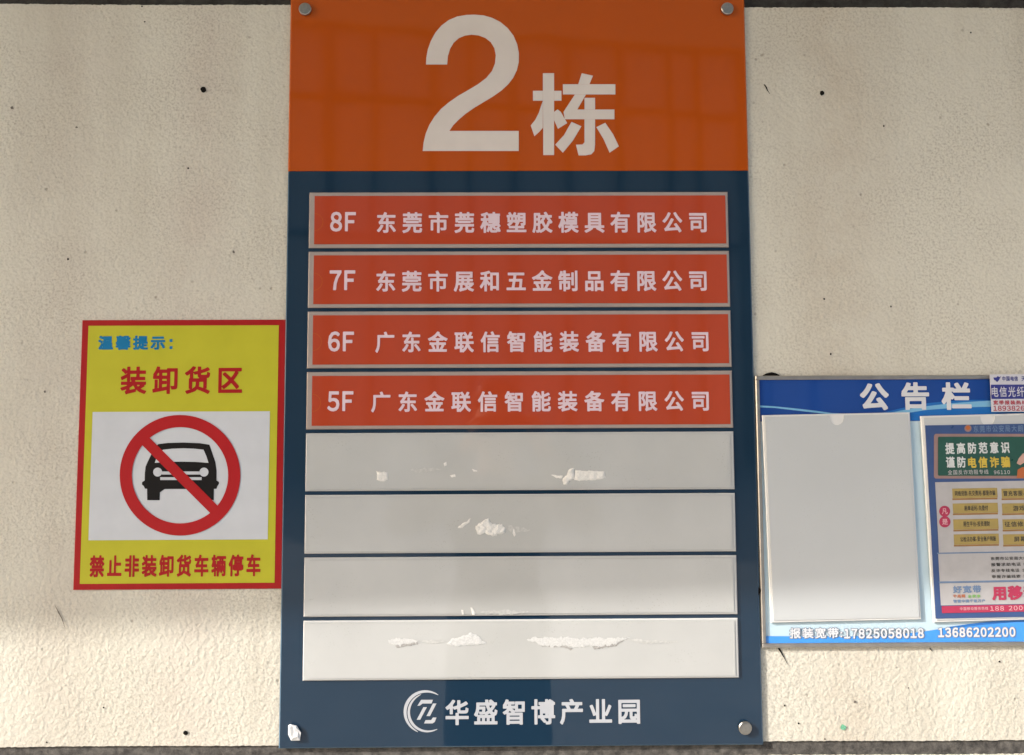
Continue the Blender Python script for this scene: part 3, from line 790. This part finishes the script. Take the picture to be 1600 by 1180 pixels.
# px boxes are given at each row's own height; the sheet leans a little, as photographed
flat_px(Q, 'badge', [arc(1512.5, 669.5, 5.6, 0, 360, 20)[:-1]], y1, M['p_brown'])
flat_px(Q, 'badge', [arc(1512.5, 668.5, 3.4, 0, 360, 16)[:-1]], y2, M['p_orange'])
QT('东莞市公安局大朗分局', (1521, 664.5, 1618, 675), y1, 'p_line', .012, .15)
def rr_(u0, v0, u1, v1, r): return arc(u1 - r, v0 + r, r, 0, 90, 6) + arc(u0 + r, v0 + r, r, 90, 180, 6) + arc(u0 + r, v1 - r, r, 180, 270, 6) + arc(u1 - r, v1 - r, r, 270, 360, 6)
flat_px(Q, 'blackboard', [rr_(1459.3, 678, 1646, 748, 4)], y1, M['p_brown'])
flat_px(Q, 'blackboard', [rr_(1465.6, 682.5, 1640, 743.5, 2)], y2, M['p_green'])
QT('提高防范意识', (1477, 691, 1577.5, 709), y3, 'p_white', .032, .22)
QT('谨防', (1478, 713.5, 1509, 731), y3, 'p_white', .032, .22)
QT('电信诈骗', (1512.5, 713.5, 1578, 731), y3, 'p_yellow', .036, .22)
QT('全国反诈劝阻专线', (1481, 734, 1544.5, 741.5), y3, 'p_grey', .012, .12)
QT('96110', (1553, 735, 1578, 741), y3, 'p_grey', .02, .1)
flat_px(Q, 'hand_drawing', [[(1606, 705), (1598, 709), (1592, 716), (1588.5, 724), (1594, 727), (1602, 722), (1612, 724), (1622, 716), (1620, 707)]], y3, M['p_skin'])
flat_px(Q, 'sleeve_drawing', [[(1590, 734), (1598, 730), (1624, 730), (1630, 747), (1589, 747)]], y3, M['p_orange'])
QR('pale_field', [(1464, 752, 1644, 862), (1467, 864, 1644, 907), (1469, 910, 1644, 944.5)], y1, 'p_grey')
QR('divider', [(1464, 862, 1644, 864), (1467, 907, 1644, 909.6)], y1 - .0001, 'p_line')
rows = [(763, 781, '公检法办案', '安全账户', '要求转账'), (786.3, 804.5, '网络贷款', '先交钱', '刷单返利'), (811, 830, '非官方平台', '购物退款', '兼职做任务'), (834.5, 853.5, '陌生来电', '查验资金', '汇款')]
txt1 = ['网络贷款-先交费用-都是诈骗', '刷单返利-先垫付', '陌生平台-投资理财', '公检法办案-安全账户转账']
txt2 = ['冒充客服-办理退款', '游戏充值', '征信修复 注销', '屏幕共享']
w1 = [(1492, 1555), (1506, 1543), (1504, 1545), (1498, 1554)]
for i, (a, b, *_r) in enumerate(rows):
    dx = i * 0.8
    QR('ochre_box', [(1488 + dx, a, 1558.5 + dx, b - 3), (1565 + dx, a, 1636 + dx, b - 3)], y2, 'p_box')
    QR('ochre_box', [(1488 + dx, b - 2.7, 1558.5 + dx, b), (1565 + dx, b - 2.7, 1636 + dx, b)], y2, 'p_box2')
    QT(txt1[i], (w1[i][0] + dx, a + 3.5, w1[i][1] + dx, a + 11.8), y3, 'p_dark', .012, .05)
    QT(txt2[i], ((1568 if i % 2 == 0 else 1582) + dx, a + 3.5, (1632 if i % 2 == 0 else 1620) + dx, a + 11.8), y3, 'p_dark', .012, .05)
flat_px(Q, 'round_mark', [arc(1476, 799, 8.6, 0, 360, 24)[:-1]], y2, M['p_red'])
flat_px(Q, 'round_mark', [arc(1476.3, 815.5, 8.8, 0, 360, 24)[:-1]], y2 - .0001, M['p_red'])
QT('凡', (1471.5, 794.5, 1480.5, 803.5), y3, 'p_pink', .02)
QT('是', (1472, 811, 1481, 820), y3, 'p_pink', .02)
lines = ['东莞市公安局大朗分局 报警', '报警求助电话 0769-110', '反诈专线电话 全国 96110', '举报诈骗线索 请拨打 110']
for i, s_ in enumerate(lines):
    v = 869.5 + i * 9.4
    QT(s_, (1548 + i * .5, v, 1638 + i * .5, v + 5.4), y3, 'p_dark', .015, .1)
QT('好宽带', (1489, 915, 1533, 926.8), y3, 'p_line', .035, .1)
QT('千兆网', (1489, 929, 1508, 934.2), y3, 'p_orange', .03, .1)
QT('全家享', (1512, 929, 1532, 934.2), y3, 'p_green2', .03, .1)
QT('智慧中国千家万户', (1489.5, 936.6, 1539, 941.6), y3, 'p_line', .03, .1)
QT('用移动', (1550, 915, 1622, 937.5), y3, 'p_red', .05, .06, res=40)
QR('red_bar', [(1471.5, 945.5, 1644, 956.5)], y2, 'p_red')
QT('中国移动服务热线', (1500, 948.5, 1544, 953.5), y3, 'p_pink', .01, .1)
QT('188 2000', (1547, 946.8, 1606, 954), y3, 'p_pink', .015, .1)

# ------------------------------------------------------------------ small telecom sticker on the frame
K = Thing('advert_sticker', 'small white and indigo sticker with red digits over the notice board frame, top right', 'sticker', 1590, 644, -0.0037)
x0, z0, x1, z1 = K.rect(1548, 585, 1640, 643.5)
m = MB(); m.plate(x0, z0, x1, z1, 0, 0.0005); m.build('sheet', M['st_white'], K)
rect_px(K, 'indigo_band', [(1548.6, 601, 1639.5, 623.3)], -.0003, M['st_blue'])
flat_px(K, 'logo', [[(1552, 590), (1557, 590), (1559, 587.6), (1561.5, 589.5), (1564, 588), (1561, 594), (1558, 597.4), (1555.5, 594.6), (1553.5, 594)]], -.0003, M['st_blue'])
text(K, 'lettering', '中国电信', (1566, 587.8, 1590.5, 595.6), -.0003, M['st_blue'], .02, .1, 32)
text(K, 'lettering', '天翼', (1596, 587.8, 1610, 595.6), -.0003, M['st_blue'], .02, .1, 32)
text(K, 'lettering', '电信光纤宽带', (1549.5, 604, 1627, 620.5), -.0006, M['st_white'], .012, .12, 36)
text(K, 'lettering', '宽带报装热线电话', (1552, 625.5, 1622, 632.5), -.0003, M['st_red'], .03, .15, 32)
text(K, 'lettering', '18938260', (1552, 634, 1608, 642), -.0003, M['st_red'], .02, 0, 32, lgap=.1)

# ------------------------------------------------------------------ the photographer, mirrored faintly in the glossy board
PX, PY = -0.05, -1.56
person = bpy.data.objects.new('person', None); COL.objects.link(person); person.location = (PX, PY, 0)
tag(person, 'person in dark clothes raising a phone in both hands, facing the tall board', 'person')
M['skin'] = mat('skin', (0.42, 0.25, 0.17), 0.55, 0.3)
M['shirt'] = mat('dark_shirt', (0.022, 0.026, 0.036), 0.9, 0.1)
M['trousers'] = mat('dark_trousers', (0.030, 0.030, 0.034), 0.9, 0.1)
M['hair'] = mat('black_hair', (0.010, 0.009, 0.008), 0.5, 0.3)
M['shoe'] = mat('dark_shoe', (0.04, 0.04, 0.04), 0.5, 0.3)
M['phone'] = mat('phone_case', (0.02, 0.02, 0.025), 0.25, 0.5)
def skin(name, nodes, edges, material, parent, root=0, sub=1):
    me = bpy.data.meshes.new(name); me.from_pydata([nd[:3] for nd in nodes], edges, [])
    o = link(name, me, material, parent)
    sk = o.modifiers.new('skin', 'SKIN'); sk.use_smooth_shade = True
    for i, nd in enumerate(nodes):
        v = me.skin_vertices[0].data[i]; r_ = nd[3]; v.radius = r_ if isinstance(r_, tuple) else (r_, r_)
        v.use_root = (i == root)
    ss = o.modifiers.new('sub', 'SUBSURF'); ss.levels = sub; ss.render_levels = sub
    return o
def skeleton(grow=0.0, what='all'):
    N_, E_ = [], []
    def chain(start, pts):
        p = start
        for q in pts:
            N_.append((*q[:3], (q[3] if not isinstance(q[3], tuple) else q[3]))); i = len(N_) - 1
            if p is not None: E_.append((p, i))
            p = i
        return p
    g_ = grow
    T2 = lambda a, b: (a + g_, b + g_)
    N_.append((0, 0, 0.94, T2(0.130, 0.085)))
    if what in ('all', 'top'):
        c = chain(0, [(0, 0, 1.08, T2(0.132, 0.088)), (0, 0.01, 1.24, T2(0.155, 0.108)), (0, 0, 1.38, T2(0.150, 0.095))])
        nk = chain(c, [(0, 0.005, 1.45, 0.062 + g_)])
        if what == 'all':
            chain(nk, [(0, 0.015, 1.505, 0.054), (0, 0.025, 1.555, (0.078, 0.092)), (0, 0.018, 1.64, (0.090, 0.112)), (0, 0.008, 1.715, (0.074, 0.090))])
        for s_, ex, hx in ((-1, -0.33, -0.055), (1, 0.31, 0.115)):
            wr = chain(c, [(s_ * 0.185, 0.0, 1.375, 0.062 + g_), (ex * 0.82, 0.09, 1.335, 0.050 + g_), (ex, 0.17, 1.30, 0.043 + g_), ((ex + hx) / 2, 0.30, 1.44, 0.038 + g_), (hx + s_ * 0.02, 0.405, 1.552, 0.027 + g_)])
            if what == 'all':
                pm = chain(wr, [(hx + s_ * 0.012, 0.420, 1.590, (0.022, 0.015))])
                for k in range(4):
                    z_ = 1.578 + k * 0.019
                    L_f = (0.040, 0.048, 0.050, 0.044)[k]
                    chain(pm, [(hx + s_ * 0.010, 0.440, z_ + 0.003, 0.0085), (hx + s_ * 0.002, 0.452, z_ + 0.006, 0.008), (hx - s_ * L_f * 0.55, 0.458, z_ + 0.008, 0.0072)])
                chain(pm, [(hx - s_ * 0.004, 0.414, 1.610, 0.0095), (hx - s_ * 0.022, 0.420, 1.622, 0.008), (hx - s_ * 0.036, 0.426, 1.620, 0.0072)])
    if what in ('all', 'legs'):
        for s_ in (-1, 1):
            chain(0, [(s_ * 0.095, 0, 0.86, 0.072 + g_), (s_ * 0.105, 0.01, 0.66, 0.064 + g_), (s_ * 0.110, 0.02, 0.48, 0.054 + g_), (s_ * 0.113, -0.005, 0.30, 0.052 + g_), (s_ * 0.115, -0.02, 0.10, 0.038 + g_)])
    return N_, E_
skin('body', *skeleton(), M['skin'], person, sub=2)
skin('shirt', *skeleton(0.014, 'top'), M['shirt'], person, sub=2)
skin('skirt', [(0, 0, 1.14, (0.185, 0.135)), (0, 0, 0.92, (0.195, 0.145)), (0, 0, 0.62, (0.200, 0.150)), (0, 0, 0.36, (0.210, 0.160))], [(0, 1), (1, 2), (2, 3)], M['trousers'], person, sub=2)
for s_ in (-1, 1):
    skin('shoe', [(s_ * 0.116, -0.05, 0.045, 0.042), (s_ * 0.118, 0.05, 0.045, 0.044), (s_ * 0.125, 0.15, 0.036, 0.036), (s_ * 0.128, 0.20, 0.030, 0.028)], [(0, 1), (1, 2), (2, 3)], M['shoe'], person)
skin('hair', [(0, -0.058, 1.570, (0.085, 0.060)), (0, -0.050, 1.650, (0.102, 0.080)), (0, -0.010, 1.735, (0.096, 0.095)), (0, 0.060, 1.738, (0.070, 0.045))], [(0, 1), (1, 2), (2, 3)], M['hair'], person, sub=2)
skin('nose', [(0, 0.112, 1.640, 0.008), (0, 0.124, 1.615, 0.011)], [(0, 1)], M['skin'], person)
for s_ in (-1, 1):
    skin('ear', [(s_ * 0.084, 0.010, 1.640, (0.010, 0.020)), (s_ * 0.086, 0.010, 1.605, (0.008, 0.014))], [(0, 1)], M['skin'], person)
    skin('eye', [(s_ * 0.031, 0.108, 1.645, 0.009), (s_ * 0.033, 0.108, 1.645, 0.009)], [(0, 1)], M['hair'], person)
skin('mouth', [(-0.022, 0.110, 1.575, 0.005), (0, 0.114, 1.574, 0.007), (0.022, 0.110, 1.575, 0.005)], [(0, 1), (1, 2)], M['s_red'], person)
ph = MB(); ph.box(-0.078, 0, -0.036, 0.078, 0.0082, 0.036)
po = ph.build('phone', M['phone']); po.location = (PX + 0.030, -1.1145, 1.612)
tag(po, 'dark phone held up in front of the person facing the tall board', 'phone')
bv = po.modifiers.new('bevel', 'BEVEL'); bv.width = 0.0035; bv.segments = 3
